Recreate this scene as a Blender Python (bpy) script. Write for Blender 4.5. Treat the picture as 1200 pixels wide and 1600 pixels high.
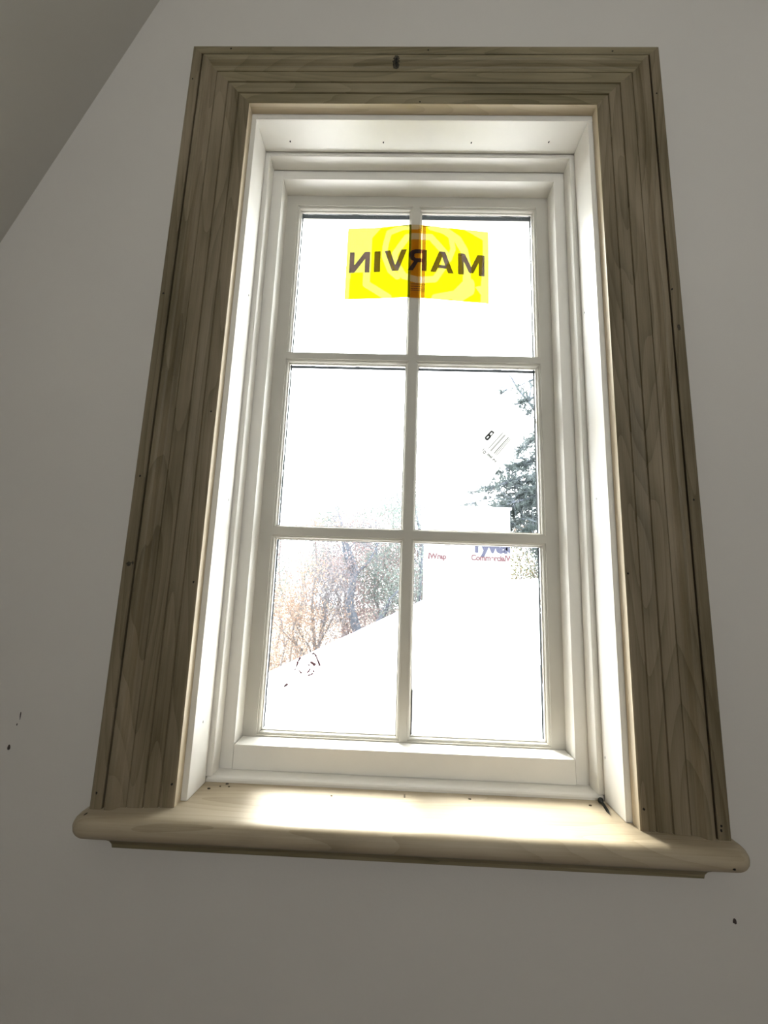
import bpy, bmesh, math, random
from mathutils import Vector, Matrix

for o in list(bpy.data.objects):
    bpy.data.objects.remove(o, do_unlink=True)
scene = bpy.context.scene
COL = scene.collection
Z0 = 1.25                      # window coordinates have z = 0 near eye level; the floor lies 1.25 m below

# ------------------------------------------------------------------ camera
FPX, PITCH, YAW, ROLL = 679.19, 0.1725, -0.0275, 0.0353
CAM = Vector((-0.0238, -0.6788, -0.0092 + Z0))


def cam_dir(u, w):
    cr, sr = math.cos(ROLL), math.sin(ROLL)
    u, w = cr * u + sr * w, -sr * u + cr * w
    x, y, z = u, 1.0, -w
    cp, sp = math.cos(PITCH), math.sin(PITCH)
    y, z = cp * y - sp * z, sp * y + cp * z
    c, s = math.cos(YAW), math.sin(YAW)
    return Vector((c * x + s * y, -s * x + c * y, z))


fwd = cam_dir(0, 0)
rgt = cam_dir(1, 0) - fwd
upv = cam_dir(0, -1) - fwd
cd = bpy.data.cameras.new('camera')
cd.sensor_fit = 'VERTICAL'
cd.sensor_height = 32.0
cd.sensor_width = 24.0
cd.lens = FPX / 1600.0 * 32.0
cd.clip_start = 0.02
cd.clip_end = 500
cam = bpy.data.objects.new('camera', cd)
COL.objects.link(cam)
cam.matrix_world = Matrix(((rgt.x, upv.x, -fwd.x, CAM.x), (rgt.y, upv.y, -fwd.y, CAM.y),
                           (rgt.z, upv.z, -fwd.z, CAM.z), (0, 0, 0, 1)))
scene.camera = cam

# ------------------------------------------------------------------ sky, sun, exposure
world = bpy.data.worlds.new('overcast_sky')
scene.world = world
world.use_nodes = True
bg = world.node_tree.nodes['Background']
bg.inputs[0].default_value = (0.955, 0.98, 1.0, 1)
bg.inputs[1].default_value = 13.0

sd = bpy.data.lights.new('hazy_sun', 'SUN')
sd.energy = 15.0
sd.angle = math.radians(22)
sd.color = (1.0, 0.96, 0.88)
sun = bpy.data.objects.new('hazy_sun', sd)
COL.objects.link(sun)
sun.location = (-3, 9, 8)
sun.rotation_euler = Vector((-0.30, 0.86, 0.80)).to_track_quat('Z', 'Y').to_euler()


def portal(name, loc, rot, sx, sy):
    ld = bpy.data.lights.new(name, 'AREA')
    ld.shape = 'RECTANGLE'
    ld.size = sx
    ld.size_y = sy
    ld.cycles.is_portal = True
    lo = bpy.data.objects.new(name, ld)
    COL.objects.link(lo)
    lo.location = loc
    lo.rotation_euler = rot


# sky portals: they give no light of their own, they only guide the sky's light in through the openings
portal('sky_portal_front', (0, 0.30, 0.27 + Z0), (math.radians(-90), 0, 0), 0.75, 1.3)
portal('sky_portal_back', (0.35, -2.42, 0.85 + Z0), (math.radians(90), 0, 0), 0.68, 0.68)

vs = scene.view_settings
vs.view_transform = 'Standard'
vs.look = 'None'
vs.exposure = 0.0
vs.gamma = 1.0
vs.use_curve_mapping = False


# ------------------------------------------------------------------ material helpers
def srgb(r, g, b):
    f = lambda c: ((c / 255 + 0.055) / 1.055) ** 2.4 if c > 10 else c / 255 / 12.92
    return (f(r), f(g), f(b), 1)


def new_mat(name):
    m = bpy.data.materials.new(name)
    m.use_nodes = True
    nt = m.node_tree
    return m, nt, nt.nodes['Principled BSDF']


def nd(nt, t, **kw):
    n = nt.nodes.new(t)
    for k, v in kw.items():
        setattr(n, k, v)
    return n


def plain(name, col, rough=0.6, metal=0.0, mottle=0.06, scale=40.0, bump=0.0, bscale=400.0):
    m, nt, p = new_mat(name)
    tc = nd(nt, 'ShaderNodeTexCoord')
    nz = nd(nt, 'ShaderNodeTexNoise')
    nz.inputs['Scale'].default_value = scale
    nz.inputs['Detail'].default_value = 5
    nt.links.new(tc.outputs['Object'], nz.inputs['Vector'])
    r = nd(nt, 'ShaderNodeValToRGB')
    r.color_ramp.elements[0].position = 0.3
    r.color_ramp.elements[1].position = 0.7
    r.color_ramp.elements[0].color = tuple(c * (1 - mottle) for c in col[:3]) + (1,)
    r.color_ramp.elements[1].color = tuple(min(1, c * (1 + mottle)) for c in col[:3]) + (1,)
    nt.links.new(nz.outputs['Fac'], r.inputs['Fac'])
    nt.links.new(r.outputs['Color'], p.inputs['Base Color'])
    p.inputs['Roughness'].default_value = rough
    p.inputs['Metallic'].default_value = metal
    if bump:
        n2 = nd(nt, 'ShaderNodeTexNoise')
        n2.inputs['Scale'].default_value = bscale
        nt.links.new(tc.outputs['Object'], n2.inputs['Vector'])
        b = nd(nt, 'ShaderNodeBump')
        b.inputs['Strength'].default_value = bump
        b.inputs['Distance'].default_value = 0.001
        nt.links.new(n2.outputs['Fac'], b.inputs['Height'])
        nt.links.new(b.outputs['Normal'], p.inputs['Normal'])
    return m


def wood(name, axis, dark, mid, light, seed=0.0, rough=0.55, streak=None):
    """straight-grained wood: fine fibres, broad streaks and cathedral bands along one axis"""
    m, nt, p = new_mat(name)
    tc = nd(nt, 'ShaderNodeTexCoord')

    def mapped(long_s, cross_s):
        mp = nd(nt, 'ShaderNodeMapping')
        s = [cross_s] * 3
        s[axis] = long_s
        mp.inputs['Scale'].default_value = s
        mp.inputs['Location'].default_value = (seed, seed * 1.7, seed * 0.6)
        nt.links.new(tc.outputs['Object'], mp.inputs['Vector'])
        return mp
    a = nd(nt, 'ShaderNodeTexNoise')
    a.inputs['Scale'].default_value = 1
    a.inputs['Detail'].default_value = 5
    a.inputs['Roughness'].default_value = 0.6
    nt.links.new(mapped(9, 420).outputs[0], a.inputs['Vector'])
    b = nd(nt, 'ShaderNodeTexNoise')
    b.inputs['Scale'].default_value = 1
    b.inputs['Detail'].default_value = 3
    b.inputs['Distortion'].default_value = 0.5
    nt.links.new(mapped(2.6, 15).outputs[0], b.inputs['Vector'])
    # growth rings: contour lines of a slow noise give long nested arches
    g = nd(nt, 'ShaderNodeTexNoise')
    g.inputs['Scale'].default_value = 1
    g.inputs['Detail'].default_value = 1.5
    g.inputs['Roughness'].default_value = 0.35
    nt.links.new(mapped(1.5, 13).outputs[0], g.inputs['Vector'])
    gm = nd(nt, 'ShaderNodeMath', operation='MULTIPLY')
    gm.inputs[1].default_value = 17.0
    nt.links.new(g.outputs['Fac'], gm.inputs[0])
    w = nd(nt, 'ShaderNodeMath', operation='FRACT')
    nt.links.new(gm.outputs[0], w.inputs[0])
    wp = nd(nt, 'ShaderNodeMath', operation='POWER')
    wp.inputs[1].default_value = 2.5
    nt.links.new(w.outputs[0], wp.inputs[0])
    m1 = nd(nt, 'ShaderNodeMath', operation='MULTIPLY')
    m1.inputs[1].default_value = 0.30
    nt.links.new(a.outputs['Fac'], m1.inputs[0])
    m2 = nd(nt, 'ShaderNodeMath', operation='MULTIPLY_ADD')
    m2.inputs[1].default_value = 0.80
    nt.links.new(b.outputs['Fac'], m2.inputs[0])
    nt.links.new(m1.outputs[0], m2.inputs[2])
    m3 = nd(nt, 'ShaderNodeMath', operation='MULTIPLY_ADD')
    m3.inputs[1].default_value = -0.13
    nt.links.new(wp.outputs[0], m3.inputs[0])
    nt.links.new(m2.outputs[0], m3.inputs[2])
    r = nd(nt, 'ShaderNodeValToRGB')
    r.color_ramp.elements[0].position = 0.33
    r.color_ramp.elements[0].color = dark
    r.color_ramp.elements[1].position = 0.68
    r.color_ramp.elements[1].color = light
    e = r.color_ramp.elements.new(0.5)
    e.color = mid
    nt.links.new(m3.outputs[0], r.inputs['Fac'])
    nt.links.new(r.outputs['Color'], p.inputs['Base Color'])
    p.inputs['Roughness'].default_value = rough
    p.inputs['Specular IOR Level'].default_value = 0.35
    bp = nd(nt, 'ShaderNodeBump')
    bp.inputs['Strength'].default_value = 0.12
    bp.inputs['Distance'].default_value = 0.0006
    nt.links.new(a.outputs['Fac'], bp.inputs['Height'])
    nt.links.new(bp.outputs['Normal'], p.inputs['Normal'])
    return m


def see_through(name, col=None, attr=None, body=(0.5, 0.5, 0.5, 1), body_fac=0.05, gloss=0.0):
    """thin clear film or glass: tinted straight-through light, a little scatter and a little shine"""
    m, nt, p = new_mat(name)
    nt.nodes.remove(p)
    out = nt.nodes['Material Output']
    t = nd(nt, 'ShaderNodeBsdfTransparent')
    if attr:
        at = nd(nt, 'ShaderNodeAttribute', attribute_name=attr)
        nt.links.new(at.outputs['Color'], t.inputs['Color'])
    else:
        t.inputs['Color'].default_value = col
    cur = t.outputs[0]
    if body_fac:
        d = nd(nt, 'ShaderNodeBsdfDiffuse')
        d.inputs['Color'].default_value = body
        mx = nd(nt, 'ShaderNodeMixShader')
        mx.inputs[0].default_value = body_fac
        nt.links.new(cur, mx.inputs[1])
        nt.links.new(d.outputs[0], mx.inputs[2])
        cur = mx.outputs[0]
    if gloss:
        g = nd(nt, 'ShaderNodeBsdfGlossy')
        g.inputs['Roughness'].default_value = 0.02
        fr = nd(nt, 'ShaderNodeFresnel')
        fr.inputs['IOR'].default_value = gloss
        mx = nd(nt, 'ShaderNodeMixShader')
        nt.links.new(fr.outputs[0], mx.inputs[0])
        nt.links.new(cur, mx.inputs[1])
        nt.links.new(g.outputs[0], mx.inputs[2])
        cur = mx.outputs[0]
    nt.links.new(cur, out.inputs['Surface'])
    return m


def leafy(name, c1, c2):
    m, nt, p = new_mat(name)
    nt.nodes.remove(p)
    out = nt.nodes['Material Output']
    tc = nd(nt, 'ShaderNodeTexCoord')
    nz = nd(nt, 'ShaderNodeTexNoise')
    nz.inputs['Scale'].default_value = 1.6
    nz.inputs['Detail'].default_value = 6
    nt.links.new(tc.outputs['Object'], nz.inputs['Vector'])
    r = nd(nt, 'ShaderNodeValToRGB')
    r.color_ramp.elements[0].position = 0.38
    r.color_ramp.elements[1].position = 0.62
    r.color_ramp.elements[0].color = c1
    r.color_ramp.elements[1].color = c2
    nt.links.new(nz.outputs['Fac'], r.inputs['Fac'])
    d = nd(nt, 'ShaderNodeBsdfDiffuse')
    t = nd(nt, 'ShaderNodeBsdfTranslucent')
    nt.links.new(r.outputs[0], d.inputs[0])
    nt.links.new(r.outputs[0], t.inputs[0])
    mx = nd(nt, 'ShaderNodeMixShader')
    mx.inputs[0].default_value = 0.4
    nt.links.new(d.outputs[0], mx.inputs[1])
    nt.links.new(t.outputs[0], mx.inputs[2])
    nt.links.new(mx.outputs[0], out.inputs['Surface'])
    return m


M = {}
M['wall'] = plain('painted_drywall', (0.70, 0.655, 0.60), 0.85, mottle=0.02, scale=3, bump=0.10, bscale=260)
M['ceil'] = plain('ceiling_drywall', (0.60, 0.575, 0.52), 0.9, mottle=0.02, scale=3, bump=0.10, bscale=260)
M['subfloor'] = wood('plywood_subfloor', 0, srgb(80, 62, 45), srgb(98, 78, 58), srgb(115, 94, 72), 3.1, 0.8)
PD, PM, PL = (0.135, 0.105, 0.056, 1), (0.220, 0.172, 0.104, 1), (0.300, 0.238, 0.158, 1)
M['poplar_v'] = wood('poplar_upright', 2, PD, PM, PL, 1.3)
M['poplar_v2'] = wood('poplar_upright_b', 2, PD, PM, PL, 7.9)
M['poplar_h'] = wood('poplar_level', 0, (.16, .130, .068, 1), (0.25, 0.204, 0.118, 1), (0.33, 0.272, 0.17, 1), 4.4)
M['poplar_stool'] = wood('poplar_stool', 0, (0.32, 0.255, 0.165, 1), (0.43, 0.35, 0.24, 1), (0.50, 0.42, 0.30, 1), 9.2, 0.5)
M['lit_edge_v'] = wood('poplar_lit_edge_upright', 2, (.50, .41, .27, 1), (.60, .50, .35, 1), (.68, .58, .43, 1), 2.2)  # lighter poplar copies with window light in their colour
M['lit_edge_h'] = wood('poplar_lit_edge_level', 0, (.50, .41, .27, 1), (.60, .50, .35, 1), (.68, .58, .43, 1), 5.2)
M['white'] = plain('primed_white_wood', (0.845, 0.81, 0.745), 0.45, mottle=0.025, scale=14, bump=0.05, bscale=700)
M['sashwhite'] = plain('factory_primed_sash', (0.57, 0.54, 0.475), 0.65, mottle=0.02, scale=14)
M['black'] = plain('black_spacer', (0.010, 0.012, 0.013), 0.9)
M['black'].node_tree.nodes['Principled BSDF'].inputs['Specular IOR Level'].default_value = 0.05
M['alu_and_glare'] = plain('aluminium_and_spacer_glare', (0.75, 0.75, 0.76), 0.35, 0.0)  # metal of the chase cap; paints sun glare on the bottom spacers
M['ext'] = plain('exterior_white_cladding', (0.8, 0.8, 0.8), 0.5)
M['glass'] = see_through('window_glass', (0.97, 0.985, 0.98, 1), body_fac=0.0, gloss=1.25)
M['hole'] = plain('dark_nail_hole', (0.01, 0.009, 0.008), 0.9)
M['knot'] = plain('wood_knot', (0.055, 0.045, 0.028), 0.8, mottle=0.5, scale=300)
M['scuff'] = plain('dark_scuff', (0.07, 0.05, 0.045), 0.9, mottle=0.4, scale=300)
M['screw'] = plain('black_phosphate_steel', (0.035, 0.037, 0.035), 0.45, 0.6)
M['crumb'] = plain('brown_crumb', (0.09, 0.07, 0.05), 0.9)


# ------------------------------------------------------------------ object helpers
def props(o, label=None, cat=None, group=None, kind=None):
    if label:
        o['label'] = label
    if cat:
        o['category'] = cat
    if group:
        o['group'] = group
    if kind:
        o['kind'] = kind
    return o


def wloc(o):
    v = Vector((0, 0, 0))
    while o is not None:
        v += Vector(o.location)
        o = o.parent
    return v


def empty(name, loc, parent=None):
    o = bpy.data.objects.new(name, None)
    o.empty_display_size = 0.05
    COL.objects.link(o)
    p = Vector((loc[0], loc[1], loc[2] + Z0))
    if parent:
        o.parent = parent
        p -= wloc(parent)
    o.location = p
    return o


def mk(name, vf, mat, parent=None, origin=None, smooth=False):
    """link one mesh object; vf = (verts, faces) in window coordinates"""
    verts, faces = vf
    if origin is None:
        if parent:
            base = wloc(parent)
        else:
            xs, ys, zs = zip(*verts)
            base = Vector(((min(xs) + max(xs)) / 2, (min(ys) + max(ys)) / 2, min(zs) + Z0))
    else:
        base = Vector((origin[0], origin[1], origin[2] + Z0))
    me = bpy.data.meshes.new(name)
    me.from_pydata([(x - base.x, y - base.y, z + Z0 - base.z) for x, y, z in verts], [], faces)
    me.materials.append(mat)
    me.update()
    if smooth:
        for p in me.polygons:
            p.use_smooth = True
    o = bpy.data.objects.new(name, me)
    COL.objects.link(o)
    if parent:
        o.parent = parent
        base = base - wloc(parent)
    o.location = base
    return o


def fix_normals(o):
    bm = bmesh.new()
    bm.from_mesh(o.data)
    bmesh.ops.recalc_face_normals(bm, faces=bm.faces)
    bm.to_mesh(o.data)
    bm.free()
    return o


def bevel(o, w=0.001, seg=2):
    md = o.modifiers.new('edge', 'BEVEL')
    md.width = w
    md.segments = seg
    md.limit_method = 'ANGLE'
    md.angle_limit = math.radians(40)
    return o


def merge(*parts):
    V, F = [], []
    for v, f in parts:
        n = len(V)
        V += v
        F += [tuple(i + n for i in q) for q in f]
    return V, F


def box(x0, x1, y0, y1, z0, z1):
    v = [(x0, y0, z0), (x1, y0, z0), (x1, y1, z0), (x0, y1, z0), (x0, y0, z1), (x1, y0, z1), (x1, y1, z1), (x0, y1, z1)]
    f = [(0, 3, 2, 1), (4, 5, 6, 7), (0, 1, 5, 4), (1, 2, 6, 5), (2, 3, 7, 6), (3, 0, 4, 7)]
    return v, f


def loft(a, b):
    """closed prism between two matching section loops"""
    n = len(a)
    v = list(a) + list(b)
    f = [(i, (i + 1) % n, n + (i + 1) % n, n + i) for i in range(n)]
    f += [tuple(range(n - 1, -1, -1)), tuple(range(n, 2 * n))]
    return v, f


def ring(x0, x1, z0, z1, prof):
    """mitred rectangular frame; prof = closed loop of (inset, y)"""
    v, f = [], []
    n = len(prof)
    for cx, cz, sx, sz in ((x0, z0, 1, 1), (x1, z0, -1, 1), (x1, z1, -1, -1), (x0, z1, 1, -1)):
        for t, y in prof:
            v.append((cx + sx * t, y, cz + sz * t))
    for k in range(4):
        for i in range(n):
            a, b = k * n + i, k * n + (i + 1) % n
            c, d = ((k + 1) % 4) * n + (i + 1) % n, ((k + 1) % 4) * n + i
            f.append((a, b, c, d))
    return v, f


def rot_disc(c, r, normal_axis, n=10, sx=1.0, sz=1.0, thick=0.0004, seed=None):
    """small low disc on a face; normal_axis 'y' (towards the room), 'x' or 'z'"""
    rnd = random.Random(seed)
    loop = []
    for i in range(n):
        a = 2 * math.pi * i / n
        k = r * (1 if seed is None else rnd.uniform(0.7, 1.25))
        loop.append((k * sx * math.cos(a), k * sz * math.sin(a)))
    if normal_axis == 'y':
        A = [(c[0] + p, c[1], c[2] + q) for p, q in loop]
        B = [(c[0] + p * .9, c[1] - thick, c[2] + q * .9) for p, q in loop]
    elif normal_axis == 'z':
        A = [(c[0] + p, c[1] + q, c[2]) for p, q in loop]
        B = [(c[0] + p * .9, c[1] + q * .9, c[2] + thick) for p, q in loop]
    elif normal_axis == '-z':
        A = [(c[0] + p, c[1] + q, c[2]) for p, q in loop]
        B = [(c[0] + p * .9, c[1] + q * .9, c[2] - thick) for p, q in loop]
    else:
        s = 1 if normal_axis == 'x' else -1
        A = [(c[0], c[1] + p, c[2] + q) for p, q in loop]
        B = [(c[0] + s * thick, c[1] + p * .9, c[2] + q * .9) for p, q in loop]
    return loft(A, B)


def tube(pts, rad, n=6, cap=True):
    """tube along a polyline with a radius per point"""
    v, f = [], []
    pts = [Vector(p) for p in pts]
    for i, p in enumerate(pts):
        d = (pts[min(i + 1, len(pts) - 1)] - pts[max(i - 1, 0)]).normalized()
        a = d.cross(Vector((0.31, 0.17, 0.93)))
        if a.length < 1e-3:
            a = d.cross(Vector((1, 0, 0)))
        a.normalize()
        b = d.cross(a)
        for k in range(n):
            t = 2 * math.pi * k / n
            q = p + (a * math.cos(t) + b * math.sin(t)) * rad[i]
            v.append(tuple(q))
    for i in range(len(pts) - 1):
        for k in range(n):
            f.append((i * n + k, i * n + (k + 1) % n, (i + 1) * n + (k + 1) % n, (i + 1) * n + k))
    if cap:
        f.append(tuple(range(n - 1, -1, -1)))
        f.append(tuple(range((len(pts) - 1) * n, len(pts) * n)))
    return v, f


# ================================================================== the room
ZB = -0.3202                    # top of the stool
FL, CE = -1.25, 1.42            # floor and flat ceiling
XR, YB = 2.0, -2.4
BX0, BX1, BZ0, BZ1 = -.02, .72, .48, 1.22      # small high window added in the back wall
SL = 2.513                      # steep slope of the ceiling on the left


def slope_x(z):
    return -0.7575 + (z - 0.5831) / SL


wf = merge(box(-2.0, -0.345, 0, 0.2, FL, CE + .2), box(0.345, XR + .2, 0, 0.2, FL, CE + .2),
           box(-0.345, 0.345, 0, 0.2, FL, -0.36), box(-0.345, 0.345, 0, 0.2, 0.893, CE + .2))
wall_front = mk('wall_front', wf, M['wall'])
props(wall_front, 'off-white painted drywall around the window', kind='structure')
wb = merge(box(-2.0, BX0, YB - .15, YB, FL, CE + .2), box(BX1, XR + .2, YB - .15, YB, FL, CE + .2),
           box(BX0, BX1, YB - .15, YB, FL, BZ0), box(BX0, BX1, YB - .15, YB, BZ1, CE + .2))
props(mk('wall_back', wb, M['wall']), 'white drywall behind the viewpoint with a small added window', kind='structure')
props(mk('wall_right', box(XR, XR + .2, YB, 0, FL, CE + .2), M['wall']), 'white drywall closing the room on the right', kind='structure')
props(mk('floor', box(-2.0, XR + .2, YB - .15, 0.0, FL - .1, FL), M['subfloor']), 'dark brown wooden floor of the room', kind='structure')
zt = CE + .2
sec = lambda y: [(slope_x(FL), y, FL), (slope_x(zt), y, zt), (slope_x(zt) - .25, y, zt), (slope_x(FL) - .25, y, FL)]
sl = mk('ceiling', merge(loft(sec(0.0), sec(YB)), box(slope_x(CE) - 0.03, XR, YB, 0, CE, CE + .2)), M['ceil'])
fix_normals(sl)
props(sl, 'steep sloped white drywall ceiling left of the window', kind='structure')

# unseen window added behind the camera, placed to light the room
w2 = empty('fill_window', (0.35, YB - .08, BZ0))
props(w2, 'small plain window added behind the viewpoint as fill light', kind='structure')
fix_normals(mk('window_frame', ring(BX0, BX1, BZ0, BZ1, [(0, YB - .15), (0, YB + .01), (.04, YB + .01), (.04, YB - .15)]), M['white'], w2))
mk('mullion', box(.34, .36, YB - .12, YB - .06, BZ0 + .04, BZ1 - .04), M['white'], w2)
for x0, x1 in ((BX0 + .04, .34), (.36, BX1 - .04)):
    mk('pane', box(x0, x1, YB - .10, YB - .096, BZ0 + .04, BZ1 - .04), M['glass'], w2)

# scuffs on the wall
for i, (x, z, sx, sz) in enumerate(((-.5735, -.2155, .25, 1.7), (-.5829, -.2593, .75, 1.1), (.4471, -.4336, .7, 1.0), (-.5765, -.228, .2, .5))):
    o = mk('scuff_mark', rot_disc((x, 0, z), .0034, 'y', 9, sx, sz, .0005, seed=i + 3), M['scuff'], wall_front)

# ================================================================== casing
MIT = 0.5506                    # height of the mitre line above the half-width
BAND = [(.43, 0), (.43, -.0322), (.4285, -.0337), (.4145, -.0337), (.4130, -.0324), (.4128, 0)]
BODY = [(.4100, 0), (.4098, -.0325), (.4085, -.0345), (.4058, -.0350), (.4020, -.0350), (.3985, -.0338), (.3955, -.0308),
        (.3930, -.0272), (.3905, -.0256), (.3842, -.0253), (.3836, -.0236), (.3826, -.0236), (.3820, -.0252), (.3700, -.0250),
        (.3618, -.0247), (.3608, -.0218), (.3594, -.0218), (.3584, -.0242), (.3540, -.0236), (.3480, -.0222), (.3415, -.0214),
        (.3405, -.0190), (.3391, -.0190), (.3381, -.0208), (.3210, -.0204), (.3194, -.0188), (.3194, 0)]
casing = empty('trim_1', (0, 0, ZB))
props(casing, 'greenish brown unfinished poplar casing framing the window on three sides', kind='structure')


def leg(prof, s):
    a = [(s * w, y, ZB) for w, y in prof]
    b = [(s * w, y, w + MIT) for w, y in prof]
    return loft(a, b)


def head(prof):
    return loft([(-w, y, w + MIT) for w, y in prof], [(w, y, w + MIT) for w, y in prof])


sides = []
for s, mm in ((-1, M['poplar_v']), (1, M['poplar_v2'])):
    b = fix_normals(mk('side_casing', leg(BODY, s), mm, casing))
    bb = fix_normals(mk('back_band', leg(BAND, s), mm, b))
    sides.append((b, bb))
hc = fix_normals(mk('head_casing', head(BODY), M['poplar_h'], casing))
hb = fix_normals(mk('back_band', head(BAND), M['poplar_h'], hc))
# window light on each board's inner edge, painted as a paler wood
for ob, mt, ax in ((sides[0][0], 'lit_edge_v', 0), (sides[1][0], 'lit_edge_v', 0), (hc, 'lit_edge_h', 2)):
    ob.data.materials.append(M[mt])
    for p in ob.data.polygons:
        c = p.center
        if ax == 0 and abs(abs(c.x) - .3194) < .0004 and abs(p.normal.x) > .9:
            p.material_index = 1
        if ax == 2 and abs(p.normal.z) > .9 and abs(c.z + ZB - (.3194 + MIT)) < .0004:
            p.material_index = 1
holes = [(hc, -.3583, -.0337, .974), (hc, .0099, -.0337, .9711), (hc, .3457, -.0337, .9697), (hc, -.0026, -.0204, .8727),
         (0, -.4233, -.0337, .9045), (0, -.4233, -.0337, .4629), (0, -.4214, -.0337, .1484), (0, -.3273, -.0205, .262),
         (0, -.3258, -.0205, -.0107), (0, -.4221, -.0337, -.300), (0, -.3251, -.0205, -.2901),
         (1, .4183, -.0337, .8759), (1, .4194, -.0337, .136), (1, .4176, -.0337, -.3032), (1, .4170, -.0337, -.3085),
         (1, .325, -.0205, -.2928), (1, .3231, -.0205, .0243), (1, .415, -.0337, .4862)]
for i, (h, x, y, z) in enumerate(holes):
    par = sides[h][0] if isinstance(h, int) else h
    mk('nail_hole', rot_disc((x, y, z), .0016, 'y', 8, 1, 1.15, .0003, seed=i), M['hole'], par)


def prof_y(w):
    for p, q in zip(BODY[2:], BODY[3:]):
        if q[0] <= w <= p[0]:
            return p[1] + (q[1] - p[1]) * ((p[0] - w) / max(1e-9, p[0] - q[0]))
    return -.02


def head_knot(cx, cz, rx, rz, seed):
    rn = random.Random(seed)
    loop = []
    for i in range(16):
        t_ = 2 * math.pi * i / 16
        k_ = rn.uniform(.85, 1.15)
        loop.append((cx + rx * k_ * math.cos(t_), cz + rz * k_ * math.sin(t_)))
    v = [(cx, prof_y(cz - MIT) - .0005, cz)] + [(x, prof_y(z - MIT) - .0002, z) for x, z in loop] + \
        [((x + cx) / 2, prof_y((z + cz) / 2 - MIT) - .0004, (z + cz) / 2) for x, z in loop]
    f = [(0, 17 + (i + 1) % 16, 17 + i) for i in range(16)] + [(1 + i, 17 + i, 17 + (i + 1) % 16, 1 + (i + 1) % 16) for i in range(16)]
    return v, f


mk('knot', head_knot(-.0484, .9475, .0062, .0088, 5), M['knot'], hc)
mk('knot', head_knot(-.0480, .9475, .0028, .0064, 6), M['hole'], hc)
mk('knot', rot_disc((-.4205, -.0337, .0129), .0042, 'y', 12, .9, .9, .0003, seed=8), M['knot'], sides[0][0])
mk('knot', rot_disc((-.4145, -.0337, .0145), .0026, 'y', 12, .7, 1.1, .0003, seed=9), M['knot'], sides[0][0])
mk('knot', rot_disc((.4205, -.0337, .418), .0040, 'y', 12, .6, 1.5, .0003, seed=10), M['knot'], sides[1][0])

# ------------------------------------------------------------------ stool (inside sill) and apron
TH, RN, YN, XE = .028, .014, -.047, .4435


def stool_mesh():
    """half-round nosing swept along the front and returned around both rounded ends"""
    arc = [(math.cos(t), math.sin(t)) for t in [math.pi / 2 - math.pi * i / 10 for i in range(11)]]
    zc = ZB - RN
    path = []                   # centre line of the nosing with its outward direction
    rc = .012                   # plan radius of the ends
    xi = XE - RN
    path.append(((-xi, 0.0), (-1, 0)))
    cx, cy = -xi + rc, YN + rc
    for i in range(7):
        a = math.pi + math.pi / 2 * i / 6
        path.append(((cx + rc * math.cos(a), cy + rc * math.sin(a)), (math.cos(a), math.sin(a))))
    cx = xi - rc
    for i in range(7):
        a = 1.5 * math.pi + math.pi / 2 * i / 6
        path.append(((cx + rc * math.cos(a), cy + rc * math.sin(a)), (math.cos(a), math.sin(a))))
    path.append(((xi, 0.0), (1, 0)))
    v, f = [], []
    n = len(arc)
    for (px, py), (dx, dy) in path:
        for c, s in arc:
            v.append((px + dx * RN * c, py + dy * RN * c, zc + RN * s))
    for i in range(len(path) - 1):
        for k in range(n - 1):
            f.append((i * n + k, (i + 1) * n + k, (i + 1) * n + k + 1, i * n + k + 1))
    f.append(tuple(i * n for i in range(len(path)))[::-1])
    f.append(tuple(i * n + n - 1 for i in range(len(path))))
    return merge((v, f), box(-.3106, .3106, 0.0, .0643, ZB - TH, ZB))


st = fix_normals(mk('trim_2', stool_mesh(), M['poplar_stool']))
props(st, 'thick pale poplar window stool with rounded nosing under the casing', kind='structure')
for p in st.data.polygons:
    p.use_smooth = len(p.vertices) == 4 and abs(p.normal.z) < 0.999
for i, (x, y, z) in enumerate(((-.4190, -.0585, -.3375), (.4105, -.0600, -.3390))):
    mk('nail_hole', rot_disc((x, y, z), .0017, 'y', 8, 1.3, .7, .0008, seed=i), M['hole'], st)
mk('dent', rot_disc((-.425, -.046, ZB - .0002), .0016, 'z', 8, .6, 2.6, .0003, seed=2), M['hole'], st)

AP = [(0, -.3482), (-.036, -.3482), (-.036, -.3515), (-.0335, -.3560), (-.0275, -.3605), (-.0200, -.3655), (-.0150, -.3715), (-.0140, -.3765), (0, -.3765)]


def apron(k):
    return [(k * (.4065 - .004 * (-.3482 - z) / .028), y, z) for y, z in AP]


ap = fix_normals(mk('trim_3', loft(apron(-1), apron(1)), M['poplar_h']))
props(ap, 'slim dark cove moulding apron beneath the rounded window stool', kind='structure')

# ================================================================== the window
DW, DZ, EY = .3106, .8587, .0643
FW, FZ, FZB, GY = .3023, .8510, -.3120, .0951
HW, HZ, RZ, IY = .2817, .8305, -.2736, .1357
win = empty('window_1', (0, .10, ZB))
props(win, 'white six-pane window with deep stepped frame and grey sash', kind='structure')
# jamb extensions: three boards
jl = [mk('jamb_extension', box(-.328, -DW, .0003, EY - .0015, ZB, DZ), M['white'], win),
      mk('jamb_extension', box(DW, .328, .0003, EY - .0015, ZB, DZ), M['white'], win),
      mk('jamb_extension', box(-.328, .328, .0003, EY - .0015, DZ, .875), M['white'], win)]
for j in jl:
    bevel(j, .0008)
for x, y in ((-.2562, .0418), (-.0707, .0423), (.1025, .0416), (.2526, .0393)):
    mk('nail_hole', rot_disc((x, y, DZ), .0019, '-z', 8, .8, 1.2, .0003, seed=3), M['hole'], jl[2])
for s, z, y in ((-1, -.222, .030), (-1, .52, .045), (-1, .13, .045), (1, -.255, .0545), (1, .15, .040), (1, .50, .05)):
    mk('nail_hole', rot_disc((s * DW, y, z), .0013, 'x' if s < 0 else '-x', 8, .7, 1.5, .0003, seed=4), M['hole'], jl[0 if s < 0 else 1])
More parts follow.
